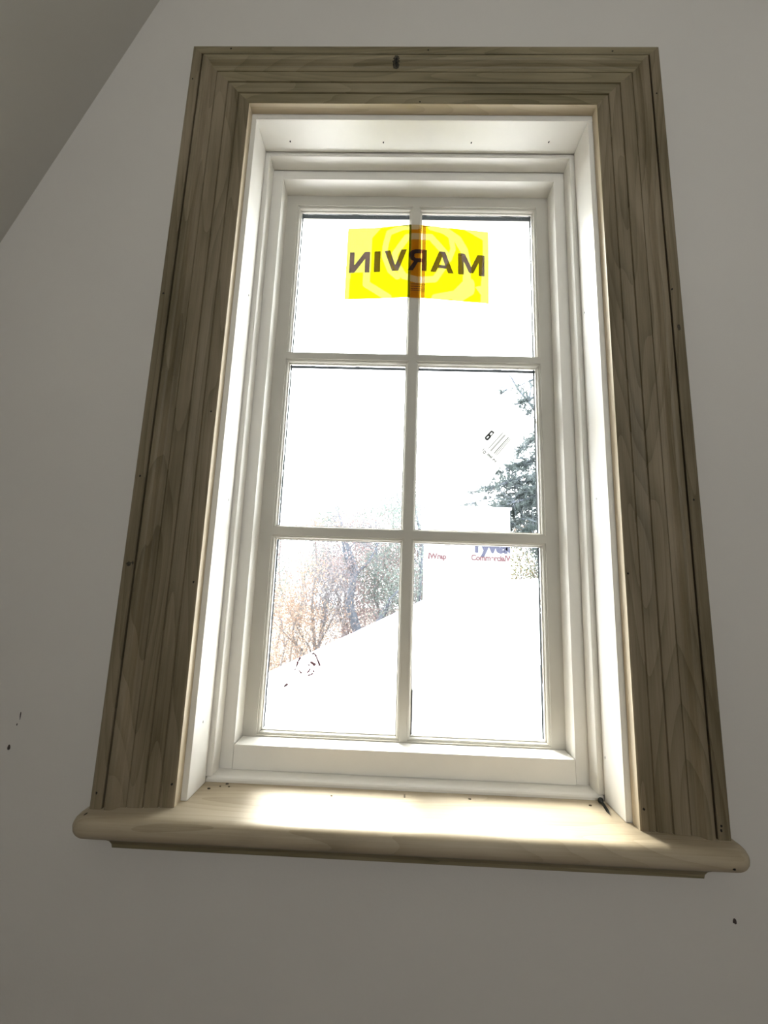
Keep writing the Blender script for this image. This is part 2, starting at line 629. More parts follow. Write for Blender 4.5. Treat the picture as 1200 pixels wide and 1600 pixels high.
# inner stop, stepping back from the jamb
fr = empty('frame', (0, .08, ZB), win)
for s in (-1, 1):
    a = [(FW, EY + .0012), (FW + .0012, EY), (DW + .012, EY), (DW + .012, GY), (FW, GY)]
    bo = [(s * w, y, FZB) for w, y in a]
    to = [(s * w, y, FZ + (w - FW)) for w, y in a]
    fix_normals(mk('side_stop', loft(bo, to), M['white'], fr))
    bo = [(s * w, y, FZB) for w, y in ((HW, GY + .0014), (FW + .01, GY + .0014), (FW + .01, .19), (HW, .19))]
    to = [(x, y, HZ + .0205) for x, y, z in bo]
    fix_normals(mk('side_liner', loft(bo, to), M['white'], fr))
a = [(FZ, EY + .0012), (FZ + .0012, EY), (DZ + .012, EY), (DZ + .012, GY), (FZ, GY)]
fix_normals(mk('head_stop', loft([(-(FW + (z - FZ)), y, z) for z, y in a], [(FW + (z - FZ), y, z) for z, y in a]), M['white'], fr))
mk('head_liner', box(-HW, HW, GY + .0018, .19, HZ, FZ + .01), M['white'], fr)
# ledge across the bottom with a rounded front edge
lg = [(EY, ZB - .02), (EY, FZB - .0045), (EY + .0012, FZB - .0022), (EY + .004, FZB - .0006), (EY + .008, FZB), (.19, FZB), (.19, ZB - .02)]
o = fix_normals(mk('sill_ledge', loft([(-DW, y, z) for y, z in lg], [(DW, y, z) for y, z in lg]), M['white'], fr))
bevel(mk('bottom_cover', box(-HW + .0016, HW - .0016, .0925, IY, FZB + .0002, RZ), M['white'], fr), .0008)

# the sash
sash = empty('sash', (0, .15, RZ), win)
SB = .1795
JW, JZ, JB = .2584, .8076, -.2724
VX0, VX1 = -.0055, .0065
H1, H2 = (.4462, .4568), (.0838, .0957)
for x0, x1 in ((-HW, -JW), (JW, HW)):
    mk('stile', box(x0, x1, IY, SB, RZ - .03, HZ), M['sashwhite'], sash)
mk('top_rail', box(-JW, JW, IY, SB, JZ, HZ), M['sashwhite'], sash)
mk('bottom_rail', box(-JW, JW, IY + .0005, SB, RZ - .03, JB), M['sashwhite'], sash)
mk('muntin', box(VX0, VX1, IY, .1508, JB, JZ), M['sashwhite'], sash)
mk('outer_muntin', box(VX0 - .006, VX1 + .006, .1655, SB, JB, JZ), M['ext'], sash)
for z0, z1 in (H1, H2):
    for x0, x1 in ((-JW, VX0), (VX1, JW)):
        mk('muntin', box(x0, x1, IY, .1508, z0, z1), M['sashwhite'], sash)
        mk('outer_muntin', box(x0, x1 if x1 > 0.1 else VX0 - .006, .1655, SB, z0 - .005, z1 + .005) if x0 < 0 else
           box(VX1 + .006, x1, .1655, SB, z0 - .005, z1 + .005), M['ext'], sash)
BEAD = [(0, .151), (0, .1360), (.0012, .1358), (.0014, .1385), (.0030, .1388), (.0047, .1405), (.0058, .1440), (.0061, .1470),
        (.0076, .1474), (.0078, .1508), (.0078, .151)]
rows = ((H1[1], JZ), (H2[1], H1[0]), (JB, H2[0]))
cols = ((-JW, VX0), (VX1, JW))
for (z0, z1) in rows:
    for (x0, x1) in cols:
        fix_normals(mk('glazing_bead', ring(x0, x1, z0, z1, BEAD), M['sashwhite'], sash))
        i = .0078
        mk('pane', box(x0 + i, x1 - i, .1512, .1532, z0 + i, z1 - i), M['glass'], sash)
        # dark spacer bars behind the glass; bottom ones pale, sun glare painted in
        xa, xb, za, zb_ = x0 + i, x1 - i, z0 + i, z1 - i
        mk('spacer', box(xa - .004, xb + .004, .1534, .1642, zb_, zb_ + .003), M['black'], sash)
        if x0 < -.1:
            mk('spacer', box(xa - .003, xa, .1534, .1642, za, zb_), M['black'], sash)
        else:
            mk('spacer', box(xb, xb + .003, .1534, .1642, za, zb_), M['black'], sash)
        mk('spacer', box(xa - .004, xb + .004, .1534, .1642, za - .003, za), M['alu_and_glare'], sash)
mk('spacer', box(VX1 + .0078 - .002, VX1 + .0078 + .0022, .1534, .1642, JB + .0078, -.19), M['black'], sash)

# exterior sill, and an unseen ring added to block light leaks
fix_normals(mk('light_seal_ring', ring(-.40, .40, -.392, .9488, [(0, .185), (0, .215), (.1178, .215), (.1178, .185)]), M['ext'], win))
mk('exterior_sill', box(-.42, .42, .216, .26, ZB - .05, ZB - .03), M['ext'], win)

# ================================================================== yellow film draped over the muntin
FX = [(-.1464, .1460, .7585, .5869), (-.089, .1458, .7616, .5898), (-.0125, .1348, .7606, .5866), (-.006, .1346, .7602, .5862),
      (.0075, .1346, .7602, .5859), (.014, .1352, .7598, .5859), (.158, .1480, .7567, .5846)]


def film(s, v):
    s = min(max(s, FX[0][0]), FX[-1][0])
    for a, b in zip(FX, FX[1:]):
        if s <= b[0]:
            t = (s - a[0]) / (b[0] - a[0])
            y, zt_, zb2 = (a[k] + (b[k] - a[k]) * t for k in (1, 2, 3))
            return (s, y, zt_ + (zb2 - zt_) * v)


PT = [(53, 85, 628), (250, 80, 626), (560, 56, 612), (640, 53, 613), (1145, 105, 655)]


def to_crop(s, v):
    cx = 53 + (s + .1464) / .3044 * 1092
    for a, b in zip(PT, PT[1:]):
        if cx <= b[0] or b is PT[-1]:
            t = (cx - a[0]) / (b[0] - a[0])
            top, bot = a[1] + (b[1] - a[1]) * t, a[2] + (b[2] - a[2]) * t
            return cx, top + (bot - top) * v


def seg_d(px, py, a, b):
    ax, ay = a
    bx, by = b
    dx, dy = bx - ax, by - ay
    t = max(0, min(1, ((px - ax) * dx + (py - ay) * dy) / (dx * dx + dy * dy)))
    return math.hypot(px - ax - t * dx, py - ay - t * dy)


def inside(px, py, poly):
    r = False
    n = len(poly)
    for i in range(n):
        x1, y1 = poly[i]
        x2, y2 = poly[(i + 1) % n]
        if (y1 > py) != (y2 > py) and px < (x2 - x1) * (py - y1) / (y2 - y1) + x1:
            r = not r
    return r


SAT = [(245, 160), (310, 85), (560, 50), (700, 48), (960, 90), (1100, 170), (1100, 300), (1085, 520), (1040, 530), (1085, 590),
       (1080, 642), (900, 640), (600, 620), (400, 618), (85, 630), (90, 430), (245, 420)]
PALE = [([(568, 145), (514, 158), (426, 284), (424, 343), (500, 455), (598, 478), (735, 470), (793, 382), (818, 284), (759, 215), (695, 145), (568, 145)], 24),
        ([(600, 68), (480, 80), (375, 120), (352, 215), (345, 300), (395, 415), (450, 460)], 22),
        ([(700, 62), (800, 92), (905, 165), (955, 250), (980, 380), (975, 500), (890, 585), (740, 612)], 30),
        ([(850, 130), (870, 240), (840, 320)], 20),
        ([(1000, 500), (1000, 560), (900, 620)], 34),
        ([(215, 420), (215, 515), (385, 615)], 27)]


def film_colour(s, v):
    cx, cy = to_crop(s, v)
    sat = inside(cx, cy, SAT)
    if sat:
        for pl, hw in PALE:
            if any(seg_d(cx, cy, a, b) < hw for a, b in zip(pl, pl[1:])):
                sat = False
                break
    if -.0085 < s < .0072:                      # tint brightened over the bar to make up for weak backlight
        return (.85, .45, .07, 1) if sat else (.90, .78, .62, 1)
    if .0072 <= s < .0140:  # brightened over the bead too, glare put into the tint
        return (.95, .50, .04, 1) if sat else (.98, .75, .40, 1)
    if .0140 <= s < .0228:  # dense orange tint painted for the light-washed bar behind the glass
        return (.068, .029, .001, 1) if sat else (.074, .048, .020, 1)
    return (.125, .118, .0005, 1) if sat else (.135, .132, .020, 1)


film_t = empty('window_sticker', (0.006, .14, .585))
props(film_t, 'large translucent yellow sticker with mirrored grey lettering across the upper panes', 'sticker')
NU, NV = 304, 172
fv, ff, fc = [], [], []
for i in range(NU + 1):
    for j in range(NV + 1):
        s, v = -.1464 + .3044 * i / NU, j / NV
        fv.append(film(s, v))
        fc.append(film_colour(s, v))
for i in range(NU):
    for j in range(NV):
        a = i * (NV + 1) + j
        ff.append((a, a + NV + 1, a + NV + 2, a + 1))
M['film'] = see_through('yellow_film', attr='print', body=(.75, .62, .05, 1), body_fac=.05)
M['ink'] = see_through('grey_ink', (.15, .105, .50, 1), body=(.20, .18, .16, 1), body_fac=.12)
fo = mk('film', (fv, ff), M['film'], film_t)
ca = fo.data.color_attributes.new('print', 'FLOAT_COLOR', 'POINT')
for i, c in enumerate(fc):
    ca.data[i].color = c
# letters, each drawn in its own box (0..1 across, 0..1 up); the film is seen from its back, so every letter is mirrored
T_ = .28
LET = {
    'M': [[(0, 0), (0, 1), (.26, 1), (.5, .38), (.74, 1), (1, 1), (1, 0), (.78, 0), (.78, .62), (.58, .1), (.42, .1), (.22, .62), (.22, 0)]],
    'A': [[(0, 0), (.37, 1), (.63, 1), (1, 0), (.76, 0), (.69, .2), (.31, .2), (.24, 0)]],
    'R': [[(0, 0), (0, 1), (.6, 1), (.8, .94), (.92, .82), (.93, .66), (.86, .52), (.68, .43), (1, 0), (.72, 0), (.47, .39), (.27, .39), (.27, 0)]],
    'V': [[(0, 1), (.25, 1), (.5, .28), (.75, 1), (1, 1), (.64, 0), (.36, 0)]],
    'I': [[(0, 0), (0, 1), (1, 1), (1, 0)]],
    'N': [[(0, 0), (0, 1), (.27, 1), (.76, .36), (.76, 1), (1, 1), (1, 0), (.74, 0), (.24, .65), (.24, 0)]],
}
HOLE = {'A': [(.37, .36), (.63, .36), (.5, .74)], 'R': [(.27, .58), (.27, .81), (.58, .81), (.66, .76), (.66, .64), (.58, .58)]}
BOXES = [('N', 78, 235), ('I', 268, 316), ('V', 345, 518), ('R', 525, 670), ('A', 697, 875), ('M', 908, 1112)]


def crop_to_s(cx):
    return -.1464 + (cx - 53) / 1092 * .3044


def fill_outline(outer, hole):
    """triangulated plate of an outline with an optional hole, as 2-D verts and faces"""
    bm = bmesh.new()

    def loop(pts):
        vs_ = [bm.verts.new((x, y, 0)) for x, y in pts]
        return [bm.edges.new((vs_[k], vs_[(k + 1) % len(vs_)])) for k in range(len(vs_))]
    ed = loop(outer)
    if hole:
        ed += loop(hole)
    bmesh.ops.triangle_fill(bm, use_beauty=True, use_dissolve=False, edges=ed)
    bmesh.ops.subdivide_edges(bm, edges=bm.edges[:], cuts=2, use_grid_fill=True)
    bmesh.ops.triangulate(bm, faces=bm.faces[:])
    bm.verts.ensure_lookup_table()
    v = [(p.co.x, p.co.y) for p in bm.verts]
    f = [tuple(q.index for q in fa.verts) for fa in bm.faces]
    bm.free()
    return v, f


for ch, c0, c1 in BOXES:
    v2, f2 = fill_outline(LET[ch][0], HOLE.get(ch))
    pts = []
    for x, y in v2:
        s = crop_to_s(c1 - (c1 - c0) * x)
        p = film(s, .636 - .291 * y)
        pts.append((p[0], p[1] - .0005, p[2]))
    mk('letter', (pts, f2), M['ink'], film_t)
# three lines of small print low on the strip
M['smallink'] = see_through('brown_ink', (.12, .07, .03, 1), body_fac=.1)
rnd = random.Random(4)
for k, v in enumerate((.815, .845, .875, .897)):
    parts = []
    s = -.007
    while s < .0215:
        w = rnd.uniform(.0012, .0034)
        q = [film(s, v), film(s + w, v), film(s + w, v + .009), film(s, v + .009)]
        parts.append(([(p[0], p[1] - .0004, p[2]) for p in q], [(0, 1, 2, 3)]))
        s += w + .0007
    mk('small_print', merge(*parts), M['smallink'], film_t)

# ================================================================== white paper label on the outside of the glass
lab = empty('paper_label', (.163, .1665, .2283))
props(lab, 'white paper label stuck aslant on the outside of the middle pane', 'label')
c_t, c_r, c_b, c_l = Vector((.1712, .4028)), Vector((.2501, .3366)), Vector((.1631, .2283)), Vector((.0908, .2858))
YP = .1668
ax_u = (c_r - c_t)               # along the short side
ax_v = (c_l - c_t)               # along the long side


def lp(u, v, dy=0.0):
    q = c_t + ax_u * u + ax_v * v
    return (q.x, YP + dy, q.y)


def lquad(u0, u1, v0, v1, y0, y1):
    return loft([lp(u0, v0, y0), lp(u1, v0, y0), lp(u1, v1, y0), lp(u0, v1, y0)], [lp(u0, v0, y1), lp(u1, v0, y1), lp(u1, v1, y1), lp(u0, v1, y1)])


m, nt, p = new_mat('thin_white_paper')
nt.nodes.remove(p)
d = nd(nt, 'ShaderNodeBsdfDiffuse')
d.inputs[0].default_value = (.9, .9, .9, 1)
t = nd(nt, 'ShaderNodeBsdfTranslucent')
t.inputs[0].default_value = (.45, .45, .44, 1)
mx = nd(nt, 'ShaderNodeMixShader')
mx.inputs[0].default_value = .7
nt.links.new(d.outputs[0], mx.inputs[1])
nt.links.new(t.outputs[0], mx.inputs[2])
nt.links.new(mx.outputs[0], nt.nodes['Material Output'].inputs[0])
M['paper'] = m
M['blackink'] = plain('black_print', (.02, .02, .02), .7)
M['greyink'] = plain('brown_grey_print', (.03, .022, .02), .7)
fix_normals(mk('paper', lquad(0, 1, 0, 1, 0, .0003), M['paper'], lab))
IN0, IN1 = -.0004, -.0001
# printed block, text lines and a row of large characters, as on the label


def crop2(x, y):
    """position on the label from a measured point of its print"""
    px, py = 720 + x / 9.23, 600 + y / 9.23
    dr = cam_dir((px - 600) / FPX, (py - 800) / FPX)
    tt = (YP - CAM.y) / dr.y
    q = Vector((CAM.x + dr.x * tt, CAM.z - Z0 + dr.z * tt)) - c_t
    det = ax_u.x * ax_v.y - ax_u.y * ax_v.x
    return ((q.x * ax_v.y - q.y * ax_v.x) / det, (ax_u.x * q.y - ax_u.y * q.x) / det)


def stroke(pts, w):
    """thin bars along a polyline given in print points"""
    out = []
    for a, b in zip(pts, pts[1:]):
        d_ = Vector((b[0] - a[0], b[1] - a[1])).normalized()
        n_ = Vector((-d_.y, d_.x)) * w * .85
        a_, b_ = Vector(a) - d_ * w * .2, Vector(b) + d_ * w * .2
        c4 = [crop2(*(a_ + n_)), crop2(*(b_ + n_)), crop2(*(b_ - n_)), crop2(*(a_ - n_))]
        out.append(loft([lp(u, v, IN1) for u, v in c4], [lp(u, v, IN0) for u, v in c4]))
    return merge(*out)


fix_normals(mk('printed_block', stroke([(352, 778), (443, 682), (474, 704)], 13), M['blackink'], lab))
fix_normals(mk('printed_block', stroke([(356, 782), (380, 806), (425, 760), (412, 735), (398, 742)], 15), M['blackink'], lab))
fix_normals(mk('printed_block', stroke([(425, 760), (474, 704)], 6), M['blackink'], lab))
for a, b, w in (((400, 932), (606, 705), 5), ((432, 972), (644, 735), 5), ((424, 962), (630, 732), 4), ((478, 1002), (688, 770), 7),
                ((492, 1020), (704, 782), 4), ((512, 1034), (716, 796), 4)):
    fix_normals(mk('print_line', stroke([a, b], w), M['greyink'], lab))
for pl in ([(312, 962), (340, 930)], [(318, 990), (345, 960), (362, 985), (338, 1005), (318, 990)], [(375, 1030), (405, 1000)],
           [(392, 1042), (412, 1015), (420, 1060), (440, 1035)], [(430, 1070), (460, 1045)], [(455, 1100), (480, 1080), (492, 1108)], [(488, 1128), (515, 1105)]):
    fix_normals(mk('large_character', stroke(pl, 6), M['greyink'], lab))

# maroon swirl decal, lower-left pane
dec = empty('swirl_decal', (-.121, .1665, -.155))
props(dec, 'small broken maroon swirl decal on the lower pane beside the roof edge', 'decal')
M['maroon'] = plain('maroon_print', (.05, .012, .018), .7)


def on_glass(x, y, sc=10.0, ox=420, oy=960, Y=.1665):
    dr = cam_dir((ox + x / sc - 600) / FPX, (oy + y / sc - 800) / FPX)
    tt = (Y - CAM.y) / dr.y
    return (CAM.x + dr.x * tt, Y, CAM.z - Z0 + dr.z * tt)


def decal_stroke(pts, w):
    out = []
    for a, b in zip(pts, pts[1:]):
        d_ = Vector((b[0] - a[0], b[1] - a[1])).normalized()
        n_ = Vector((-d_.y, d_.x)) * w * .5
        A = [on_glass(*q) for q in (Vector(a) + n_ * .5, Vector(b) + n_, Vector(b) - n_, Vector(a) - n_ * .5)]
        out.append(loft(A, [(x, y + .0004, z) for x, y, z in A]))
    return merge(*out)


for pl, w in (([(430, 825), (455, 735), (497, 670)], 38), ([(400, 878), (418, 846)], 30), ([(455, 860), (516, 924)], 28),
              ([(668, 614), (716, 612), (742, 660), (800, 806)], 40), ([(648, 738), (728, 796)], 58), ([(608, 782), (642, 798)], 30),
              ([(590, 915), (636, 880), (642, 842)], 38), ([(604, 954), (645, 948), (690, 920)], 36), ([(696, 866), (702, 908)], 36),
              ([(234, 1130), (294, 1084)], 42)):
    fix_normals(mk('print_stroke', decal_stroke(pl, w), M['maroon'], dec))

# ================================================================== screw and crumbs on the stool
hd, tp = Vector((.3005, .0545, ZB + .0046)), Vector((.2965, .0160, ZB + .0016))
dv = (tp - hd)
L = dv.length
scr = empty('screw', (hd.x, hd.y, ZB))
props(scr, 'black coarse-thread screw lying in the corner of the stool', 'screw')


def along(t):
    return hd + dv * (t / L)


mk('head', tube([along(0), along(.0008), along(.0022), along(.0045)], [.0042, .0044, .0036, .0019], 14), M['screw'], scr, smooth=False)
mk('recess', tube([along(-.0003), along(.0004)], [.0017, .0014], 4), M['hole'], scr)
pts, rr = [along(.004)], [.0016]
t = .008
while t < L - .005:
    for dt, r in ((0, .0013), (.0007, .0022), (.0014, .0013)):
        pts.append(along(t + dt))
        rr.append(r * (1 if t < L - .012 else max(.35, (L - t) / .012)))
    t += .0021
pts.append(along(L))
rr.append(.0002)
mk('threaded_shank', tube(pts, rr, 10), M['screw'], scr)
crumbs = [(-.296, .0408), (-.2818, .0499), (-.2749, .0590), (-.1072, .0363), (.0027, .0497), (.1015, .0474), (.2807, .0455), (.0026, .0440), (-.268, .050)]
for i, (x, y) in enumerate(crumbs):
    rnd = random.Random(i)
    r = rnd.uniform(.0010, .0018)
    o = mk('wood_crumb', merge(rot_disc((x, y, ZB), r, 'z', 6, 1.4, .8, r * .8, seed=i)), M['crumb'])
    props(o, 'tiny dark wood crumb lying on the stool below the sash', 'crumb', 'crumbs scattered on the window stool')

# ================================================================== outside: lower roof, wrapped chimney, ground, trees
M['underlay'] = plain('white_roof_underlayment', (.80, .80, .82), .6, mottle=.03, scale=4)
M['underline'] = plain('printed_lap_line', (.02, .02, .025), .7)
M['metal'] = plain('violet_grey_drip_edge', (.20, .18, .26), .4, .3)
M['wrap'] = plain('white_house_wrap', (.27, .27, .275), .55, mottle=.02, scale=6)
M['blue'] = plain('dark_blue_print', (.003, .004, .022), .6)
M['red'] = plain('pink_red_print', (.035, .006, .009), .6)
M['litter'] = plain('leaf_litter', (.12, .08, .055), .9, mottle=.35, scale=2.0)

XRG, ZRG, PIT, Y0R, Y1R = 1.28, .11, .50, .30, 8.32
roof = empty('roof', (XRG, 4.3, -3.9))
props(roof, 'low white underlayment-covered roof of the wing below the window', 'roof', kind='structure')


def roof_z(x):
    return ZRG - PIT * abs(XRG - x)


edges = [XRG, .906, .496, .086, -.324, -.734, -1.144, -1.554, -1.964, -2.374]
for k, (xb, xa) in enumerate(zip(edges, edges[1:])):
    for s in (1, -1):
        fa = lambda x: XRG + (x - XRG) * s
        up, lo = .006, .014
        secn = [(xb, roof_z(xb) + (up if k else .014)), (xa - .03, roof_z(xa - .03) + lo), (xa - .03, roof_z(xa - .03) - .05), (xb, roof_z(xb) - .05)]
        A = [(fa(x), Y0R, z) for x, z in secn]
        B = [(fa(x), Y1R, z) for x, z in secn]
        fix_normals(mk('underlayment_course', loft(A, B), M['underlay'], roof))
        if s == 1 and k < 6:
            x = xa - .028
            A = [(x, Y0R, roof_z(x) + .0145), (x + .040, Y0R, roof_z(x + .040) + .0150), (x + .040, Y0R, roof_z(x + .040) + .013), (x, Y0R, roof_z(x) + .0125)]
            B = [(q[0], Y1R - .02, q[2]) for q in A]
            fix_normals(mk('lap_line', loft(A, B), M['underline'], roof))
for s in (1, -1):
    q = [(XRG, ZRG + .018), (XRG - s * 3.7, roof_z(XRG - 3.7) + .018), (XRG - s * 3.7, roof_z(XRG - 3.7) - .16), (XRG, ZRG - .16)]
    fix_normals(mk('drip_edge', loft([(x, Y1R, z) for x, z in q], [(x, Y1R + .03, z) for x, z in q]), M['metal'], roof))
body = [(XRG - 3.45, -1.66), (XRG, ZRG - .06), (XRG + 3.45, -1.66), (XRG + 3.45, -5.0), (XRG - 3.45, -5.0)]
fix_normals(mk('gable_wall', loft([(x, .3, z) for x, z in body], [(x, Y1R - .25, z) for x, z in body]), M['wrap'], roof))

# wrapped chimney chase beyond the gable
CX0, CX1, CY, CZT = .70, 2.53, 8.95, 1.80
chm = empty('chimney_chase', ((CX0 + CX1) / 2, CY + .6, -5))
props(chm, 'square chimney chase wrapped in white printed house wrap beyond the roof', 'chimney')
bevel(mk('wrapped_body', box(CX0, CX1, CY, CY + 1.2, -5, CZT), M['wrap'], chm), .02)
mk('chase_cap', box(CX0 - .03, CX1 + .03, CY - .03, CY + 1.23, CZT, CZT + .05), M['alu_and_glare'], chm)


def print_text(txt, size, x, z, mat, width=None, bold=0.0, parent=None, name='lettering'):
    cu = bpy.data.curves.new('t', 'FONT')
    cu.body = txt
    cu.size = size
    cu.offset = bold
    cu.extrude = .002
    cu.resolution_u = 3
    ob = bpy.data.objects.new('t', cu)
    COL.objects.link(ob)
    bpy.context.view_layer.update()
    me = bpy.data.meshes.new_from_object(ob.evaluated_get(bpy.context.evaluated_depsgraph_get()))
    bpy.data.objects.remove(ob, do_unlink=True)
    vs_ = [v.co.copy() for v in me.vertices]
    x0, x1 = min(v.x for v in vs_), max(v.x for v in vs_)
    k = (width / (x1 - x0)) if width else 1.0
    bm = bmesh.new()
    bm.from_mesh(me)
    for v in bm.verts:
        v.co = Vector((x + (v.co.x - x0) * k, CY - .004 - v.co.z, z + v.co.y))
    for lim, nrm in ((CX0 + .01, -1), (CX1 - .01, 1)):
        bmesh.ops.bisect_plane(bm, geom=bm.verts[:] + bm.edges[:] + bm.faces[:], plane_co=(lim, 0, 0), plane_no=(nrm, 0, 0), clear_outer=True)
    bm.verts.ensure_lookup_table()
    bm.verts.index_update()
    V = [tuple(v.co) for v in bm.verts]
    F = [tuple(v.index for v in f.verts) for f in bm.faces]
    bm.free()
    bpy.data.meshes.remove(me)
    return mk(name, (V, F), mat, parent)


def wall_pt(px, py):
    dr = cam_dir((px - 600) / FPX, (py - 800) / FPX)
    tt = (CY - CAM.y) / dr.y
    return CAM.x + dr.x * tt, CAM.z - Z0 + dr.z * tt


xt, ztx = wall_pt(736, 862)
print_text('Tyvek', .36, xt, ztx, M['blue'], None, .022, chm)
xt, ztx = wall_pt(736, 875)
print_text('CommercialWrap', .17, xt, ztx, M['red'], 1.13, .009, chm)
xt, ztx = wall_pt(697.5, 873.5)
print_text('CommercialWrap', .17, xt - 1.13, ztx, M['red'], 1.13, .009, chm)

props(mk('ground', box(-60, 60, .5, 110, -5.2, -5.0), M['litter']), 'leaf-strewn ground around the wing', 'ground', kind='structure')

# ------------------------------------------------------------------ trees
M['bark_blue'] = plain('blue_grey_bark', (.075, .085, .105), .9, mottle=.3, scale=8)
M['bark_grey'] = plain('grey_bark', (.11, .10, .10), .9, mottle=.3, scale=8)
M['bark_pale'] = plain('pale_bark', (.20, .185, .175), .9, mottle=.3, scale=8)
LEAF = {'teal': leafy('teal_grey_leaves', (0.104, 0.133, 0.122, 1), (0.177, 0.198, 0.187, 1)),
        'pink': leafy('dusty_pink_leaves', (0.187, 0.130, 0.130, 1), (0.218, 0.187, 0.182, 1)),
        'orange': leafy('pale_orange_leaves', (0.215, 0.145, 0.110, 1), (0.225, 0.190, 0.160, 1)),
        'yellow': leafy('yellow_green_leaves', (0.085, 0.085, 0.045, 1), (0.150, 0.140, 0.080, 1)),
        'mauve': leafy('grey_mauve_twigs', (0.135, 0.130, 0.143, 1), (0.198, 0.187, 0.198, 1)),
        'pine': leafy('pine_needles', (0.060, 0.076, 0.072, 1), (0.110, 0.128, 0.126, 1))}


def tree_pt(px, py, t):
    dr = cam_dir((px - 600) / FPX, (py - 800) / FPX)
    k = t / dr.y
    return Vector((CAM.x + dr.x * k, CAM.y + t, CAM.z - Z0 + dr.z * k))


def grow(rnd, base, tip, r0, gen, out, twigs, spread=.55, kids=5, up=.25):
    n = 5
    pts = []
    d_ = tip - base
    ln = d_.length
    for i in range(n + 1):
        j = Vector((rnd.gauss(0, 1), rnd.gauss(0, 1), rnd.gauss(0, .5))) * ln * .022 * (0 if i in (0,) else 1)
        pts.append(base + d_ * (i / n) + j)
    rad = [r0 * (1 - .72 * i / n) for i in range(n + 1)]
    out.append(tube(pts, rad, 6 if gen == 0 else 4 if gen == 1 else 3, cap=False))
    twigs += [pts[-1], pts[-2], pts[-3]]
    if gen >= 3:
        return
    for k in range(kids if gen else kids + 3):
        t_ = rnd.uniform(.30, .98)
        i = min(int(t_ * n), n - 1)
        p_ = pts[i].lerp(pts[i + 1], t_ * n - i)
        dr = Vector((rnd.gauss(0, 1), rnd.gauss(0, 1), rnd.gauss(0, .6)))
        dr = (d_.normalized() * .6 + dr.normalized() * spread * 1.6 + Vector((0, 0, up))).normalized()
        grow(rnd, p_, p_ + dr * ln * rnd.uniform(.25, .45), rad[i] * .45, gen + 1, out, twigs, spread, kids, up)


def leaf_cloud(rnd, centres, count, sc, sz):
    V, F = [], []
    for _ in range(count):
        c = rnd.choice(centres) + Vector((rnd.gauss(0, sc), rnd.gauss(0, sc), rnd.gauss(0, sc * .8)))
        a = Vector((rnd.gauss(0, 1), rnd.gauss(0, 1), rnd.gauss(0, 1))).normalized() * sz * rnd.uniform(.5, 1.2)
        b = a.cross(Vector((rnd.gauss(0, 1), rnd.gauss(0, 1), rnd.gauss(0, 1)))).normalized() * sz * rnd.uniform(.25, .5)
        n = len(V)
        V += [tuple(c - a), tuple(c + b), tuple(c + a), tuple(c - b)]
        F.append((n, n + 1, n + 2, n + 3))
    return V, F


GROUND = -5.0


def tree(name, label, base, tip, r0, bark, leaf, count, seed, group=None, kids=4, spread=.55, lsz=.07, lsc=.35, up=.25, cat='tree', low=None):
    rnd = random.Random(seed)
    root = empty(name, (base.x, base.y, base.z))
    props(root, label, cat, group)
    out, tw = [], []
    grow(rnd, base, tip, r0, 0, out, tw, spread, kids, up)
    mk('trunk_and_branches', merge(*out), M[bark], root)
    if count:
        cs = list(tw)
        if low:
            cs += [base.lerp(tip, rnd.uniform(.1, .8)) + Vector((rnd.gauss(0, low), rnd.gauss(0, low), 0)) for _ in range(60)]
        o = mk('leaves', leaf_cloud(rnd, cs, count, lsc, lsz), LEAF[leaf], root)
        o['kind'] = 'stuff'
    return root


def ground_under(p, q):
    """extend the line q->p down to the ground"""
    d_ = (p - q)
    k = (GROUND - p.z) / d_.z if d_.z < -.05 else 0
    return p + d_ * k


# the marked trunks in the lower-left pane
b, t = tree_pt(557, 972, 17), tree_pt(536, 830, 17)
tree('woodland_tree', 'thick blue-grey leaning trunk behind the white roof edge', ground_under(b, t), t, .30, 'bark_blue', 'mauve', 1500, 11, kids=3, lsz=.05)
b, t = tree_pt(588, 895, 20), tree_pt(576, 815, 20)
tree('woodland_tree', 'slim blue-grey sapling trunk beside the lower muntin', ground_under(b, t), t, .12, 'bark_blue', 'teal', 1300, 12, kids=3, lsz=.05)
b, t = tree_pt(490, 985, 15), tree_pt(498, 815, 15)
tree('woodland_tree', 'thin straight pale trunk left of the leaning trunk', ground_under(b, t), t, .085, 'bark_grey', 'orange', 1300, 13, kids=3, lsz=.05)
b, t = tree_pt(452, 985, 15.5), tree_pt(447, 880, 15.5)
tree('woodland_tree', 'short pale tree with sparse pink leaves at the pane edge', ground_under(b, t), t, .07, 'bark_pale', 'pink', 1500, 14, kids=4, lsz=.045)
b, t = tree_pt(619, 930, 22), tree_pt(612, 785, 22)
tree('woodland_tree', 'bare twiggy tree rising above the lower muntin beside the chimney', ground_under(b, t), t, .13, 'bark_grey', 'teal', 1500, 15, kids=5, lsz=.05, up=.6)
b, t = tree_pt(657, 900, 19), tree_pt(664, 795, 19)
tree('woodland_tree', 'grey-green tree squeezed between muntin and wrapped chimney', ground_under(b, t), t, .12, 'bark_blue', 'teal', 3000, 16, kids=5, lsz=.06, up=.5)
b, t = tree_pt(540, 930, 26), tree_pt(541, 800, 26)
tree('woodland_tree', 'faint distant tree top just above the lower-left pane', ground_under(b, t), t, .12, 'bark_grey', 'mauve', 900, 17, kids=5, lsz=.05)
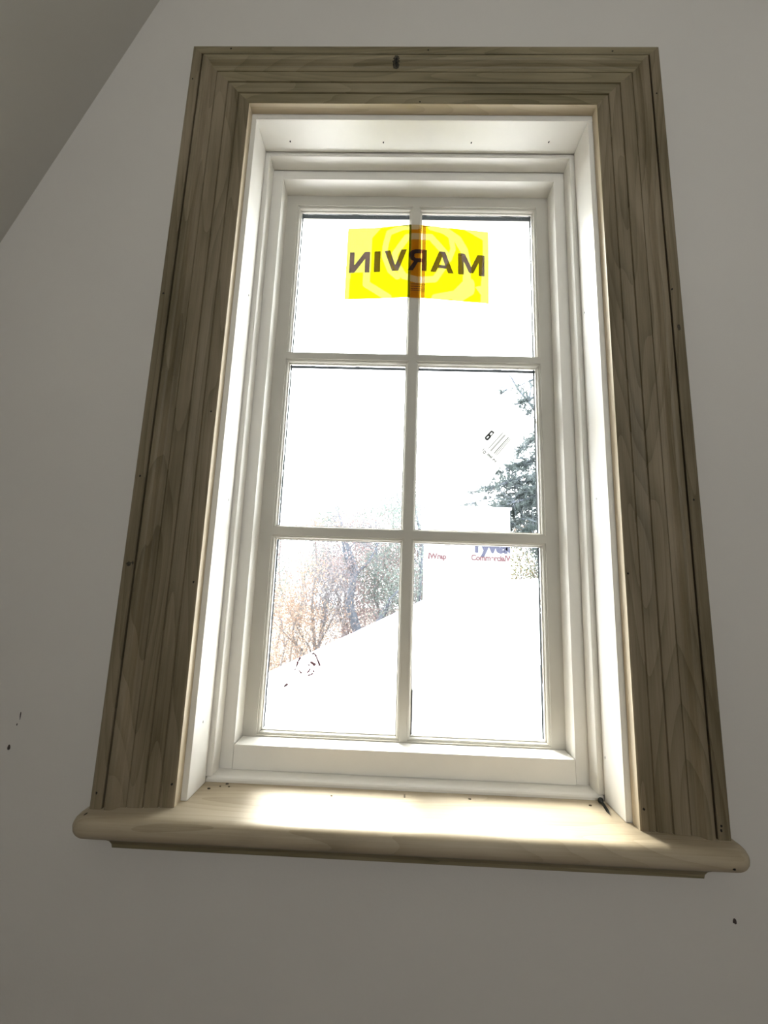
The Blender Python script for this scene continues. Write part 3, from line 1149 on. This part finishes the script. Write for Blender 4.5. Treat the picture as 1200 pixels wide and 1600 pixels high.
# woodland further back
ORD = 'first second third fourth fifth sixth seventh eighth ninth tenth eleventh twelfth thirteenth fourteenth fifteenth sixteenth'.split()
WL = {'teal': 'distant grey-green woodland tree', 'pink': 'distant dusty pink woodland tree', 'mauve': 'distant grey-mauve woodland tree', 'orange': 'distant pale orange woodland tree'}
rnd = random.Random(77)
for i in range(16):
    px = 415 + (i + rnd.uniform(-.3, .3)) * 17.5
    D_ = 20 + ((i * 7) % 16) * 1.1
    top = tree_pt(px, rnd.uniform(835, 880), D_)
    base = Vector((top.x + rnd.uniform(-.6, .6), top.y, GROUND))
    kind = ['teal', 'pink', 'mauve', 'orange', 'mauve', 'teal', 'pink', 'mauve'][i % 8]
    tree('woodland_tree', WL[kind] + ', ' + ORD[i] + ' from the outer edge of the lower pane', base, top, .11, 'bark_grey' if i % 3 else 'bark_pale', kind,
         6000 if px > 500 else 2400, 100 + i, 'woodland behind the roof', kids=4, spread=.35, up=.5, lsz=.075, lsc=.4, low=.9)
for i, (px, py, D_, kind, n) in enumerate(((440, 1000, 13.5, 'orange', 1500), (470, 985, 14.5, 'orange', 1300), (505, 965, 16, 'mauve', 2600), (545, 945, 17.5, 'pink', 2600),
                                           (590, 930, 18.5, 'teal', 3000), (625, 915, 19.5, 'pink', 2600), (650, 905, 16.5, 'teal', 2400))):
    top = tree_pt(px, py - 35, D_)
    base = Vector((top.x, top.y, GROUND))
    tree('understory_shrub', WL[kind].replace('distant', 'loose').replace('woodland tree', 'shrub') + ' just behind the roof edge, ' + ORD[i] + ' along its slope', base, top, .05, 'bark_grey', kind, int(n * 1.5), 300 + i,
         'shrubs behind the roof edge', kids=4, spread=.35, up=.5, lsz=.06, lsc=.40, low=.6, cat='shrub')
for i, (px, py, D_, kind, lab_) in enumerate(((812, 868, 15, 'yellow', 'yellow-green shrub beside the wrapped chimney'),
                                              (832, 872, 16, 'orange', 'orange-leaved shrub between chimney and pane edge'),
                                              (855, 860, 17, 'teal', 'grey-green shrub hidden mostly by the sash stile'))):
    top = tree_pt(px, py, D_)
    base = Vector((top.x, top.y, GROUND))
    tree('understory_shrub', lab_, base, top, .06, 'bark_grey', kind, 7000, 330 + i, None, kids=4, spread=.35, lsz=.06, lsc=.35, low=.6, cat='shrub')


# big pine at the right: trunk behind the stile, boughs reaching across the pane
def pine(seed, D_, trunk_px, boughs):
    rnd = random.Random(seed)
    top, low = tree_pt(trunk_px - 6, 380, D_), tree_pt(trunk_px + 6, 900, D_)
    base = ground_under(low, top)
    root = empty('pine_tree', (base.x, base.y, base.z))
    props(root, 'large grey-green pine with drooping boughs filling the side of the middle pane', 'tree')
    mk('trunk', tube([base, base.lerp(top, .4), top], [.28, .2, .06], 9), M['bark_blue'], root)
    V, F, br = [], [], []

    def tuft(c, dr):
        for _ in range(8):
            a = (dr * .5 + Vector((rnd.gauss(0, 1), rnd.gauss(0, 1), rnd.gauss(0, 1))) * .8).normalized() * rnd.uniform(.06, .12)
            b_ = a.cross(Vector((rnd.gauss(0, 1), rnd.gauss(0, 1), rnd.gauss(0, 1)))).normalized() * .009
            n = len(V)
            V.extend([tuple(c + b_), tuple(c - b_), tuple(c + a)])
            F.append((n, n + 1, n + 2))
    for (px, py, dd, dens) in boughs:
        tip = tree_pt(px, py, D_ + dd)
        tz = tip.z + rnd.uniform(.3, .7)
        k = (tz - base.z) / (top.z - base.z)
        st_ = base.lerp(top, max(.05, min(.97, k)))
        pts, n = [], 8
        for i in range(n + 1):
            u = i / n
            q = st_.lerp(tip, u) + Vector((0, 0, .35 * math.sin(math.pi * u) * .6)) + Vector((rnd.gauss(0, .03), rnd.gauss(0, .03), rnd.gauss(0, .03)))
            pts.append(q)
        br.append(tube(pts, [.045 * (1 - .85 * i / n) for i in range(n + 1)], 5, cap=False))
        dirb = (tip - st_).normalized()
        for j in range(int(60 * dens)):
            u = .25 + .75 * rnd.random() ** .6
            i = min(int(u * n), n - 1)
            p0 = pts[i].lerp(pts[i + 1], u * n - i)
            sd_ = (dirb * .8 + Vector((rnd.gauss(0, 1), rnd.gauss(0, 1), rnd.gauss(-.25, .7))) * .95).normalized()
            ln = rnd.uniform(.25, .95) * (1.15 - .6 * u)
            p1 = p0 + sd_ * ln
            br.append(tube([p0, p1], [.010, .004], 3, cap=False))
            for q in range(5):
                tuft(p0.lerp(p1, .25 + .75 * q / 4), sd_)
    mk('boughs', merge(*br), M['bark_blue'], root)
    o = mk('needles', (V, F), LEAF['pine'], root)
    o['kind'] = 'stuff'


pine(5, 12.5, 900, [(722, 792, 0, 1.0), (735, 770, .4, 1.0), (728, 812, -.3, .9), (748, 835, .2, 1), (765, 765, -.5, 1.2), (790, 735, 0, 1.2),
                    (800, 800, .6, 1.4), (810, 705, .5, 1.0), (822, 770, -.6, 1.5), (832, 690, -.4, 1.0), (815, 835, -.8, 1.6), (835, 820, .3, 1.6),
                    (783, 617, .2, .6), (805, 632, -.3, .9), (822, 648, .4, .9), (840, 740, .8, 1.4), (775, 795, .9, 1.1), (845, 860, 0, 1.4), (760, 800, -.9, 1.0),
                    (770, 745, .3, .8), (800, 765, -.2, 1.2), (845, 700, .2, 1.0), (838, 790, -.3, 1.4), (790, 825, .5, 1.2), (822, 725, .1, 1.0), (752, 812, .7, .9)])
# bare limbs of a tree behind the pine
rnd = random.Random(9)
b, t = tree_pt(848, 660, 16), tree_pt(788, 575, 16)
lt = empty('bare_tree', (b.x + 1.2, b.y, GROUND))
props(lt, 'bare blue-grey tree whose limbs fork above the pine', 'tree')
out, tw = [], []
rb = Vector((b.x + 1.2, b.y, GROUND))
out.append(tube([rb, Vector((b.x + .9, b.y, b.z - 3)), b], [.22, .16, .09], 7, cap=False))
grow(rnd, b, t, .085, 1, out, tw, .45, 4, .3)
grow(rnd, b.lerp(t, .35), tree_pt(832, 570, 16), .055, 1, out, tw, .4, 4, .3)
mk('trunk_and_branches', merge(*out), M['bark_blue'], lt)
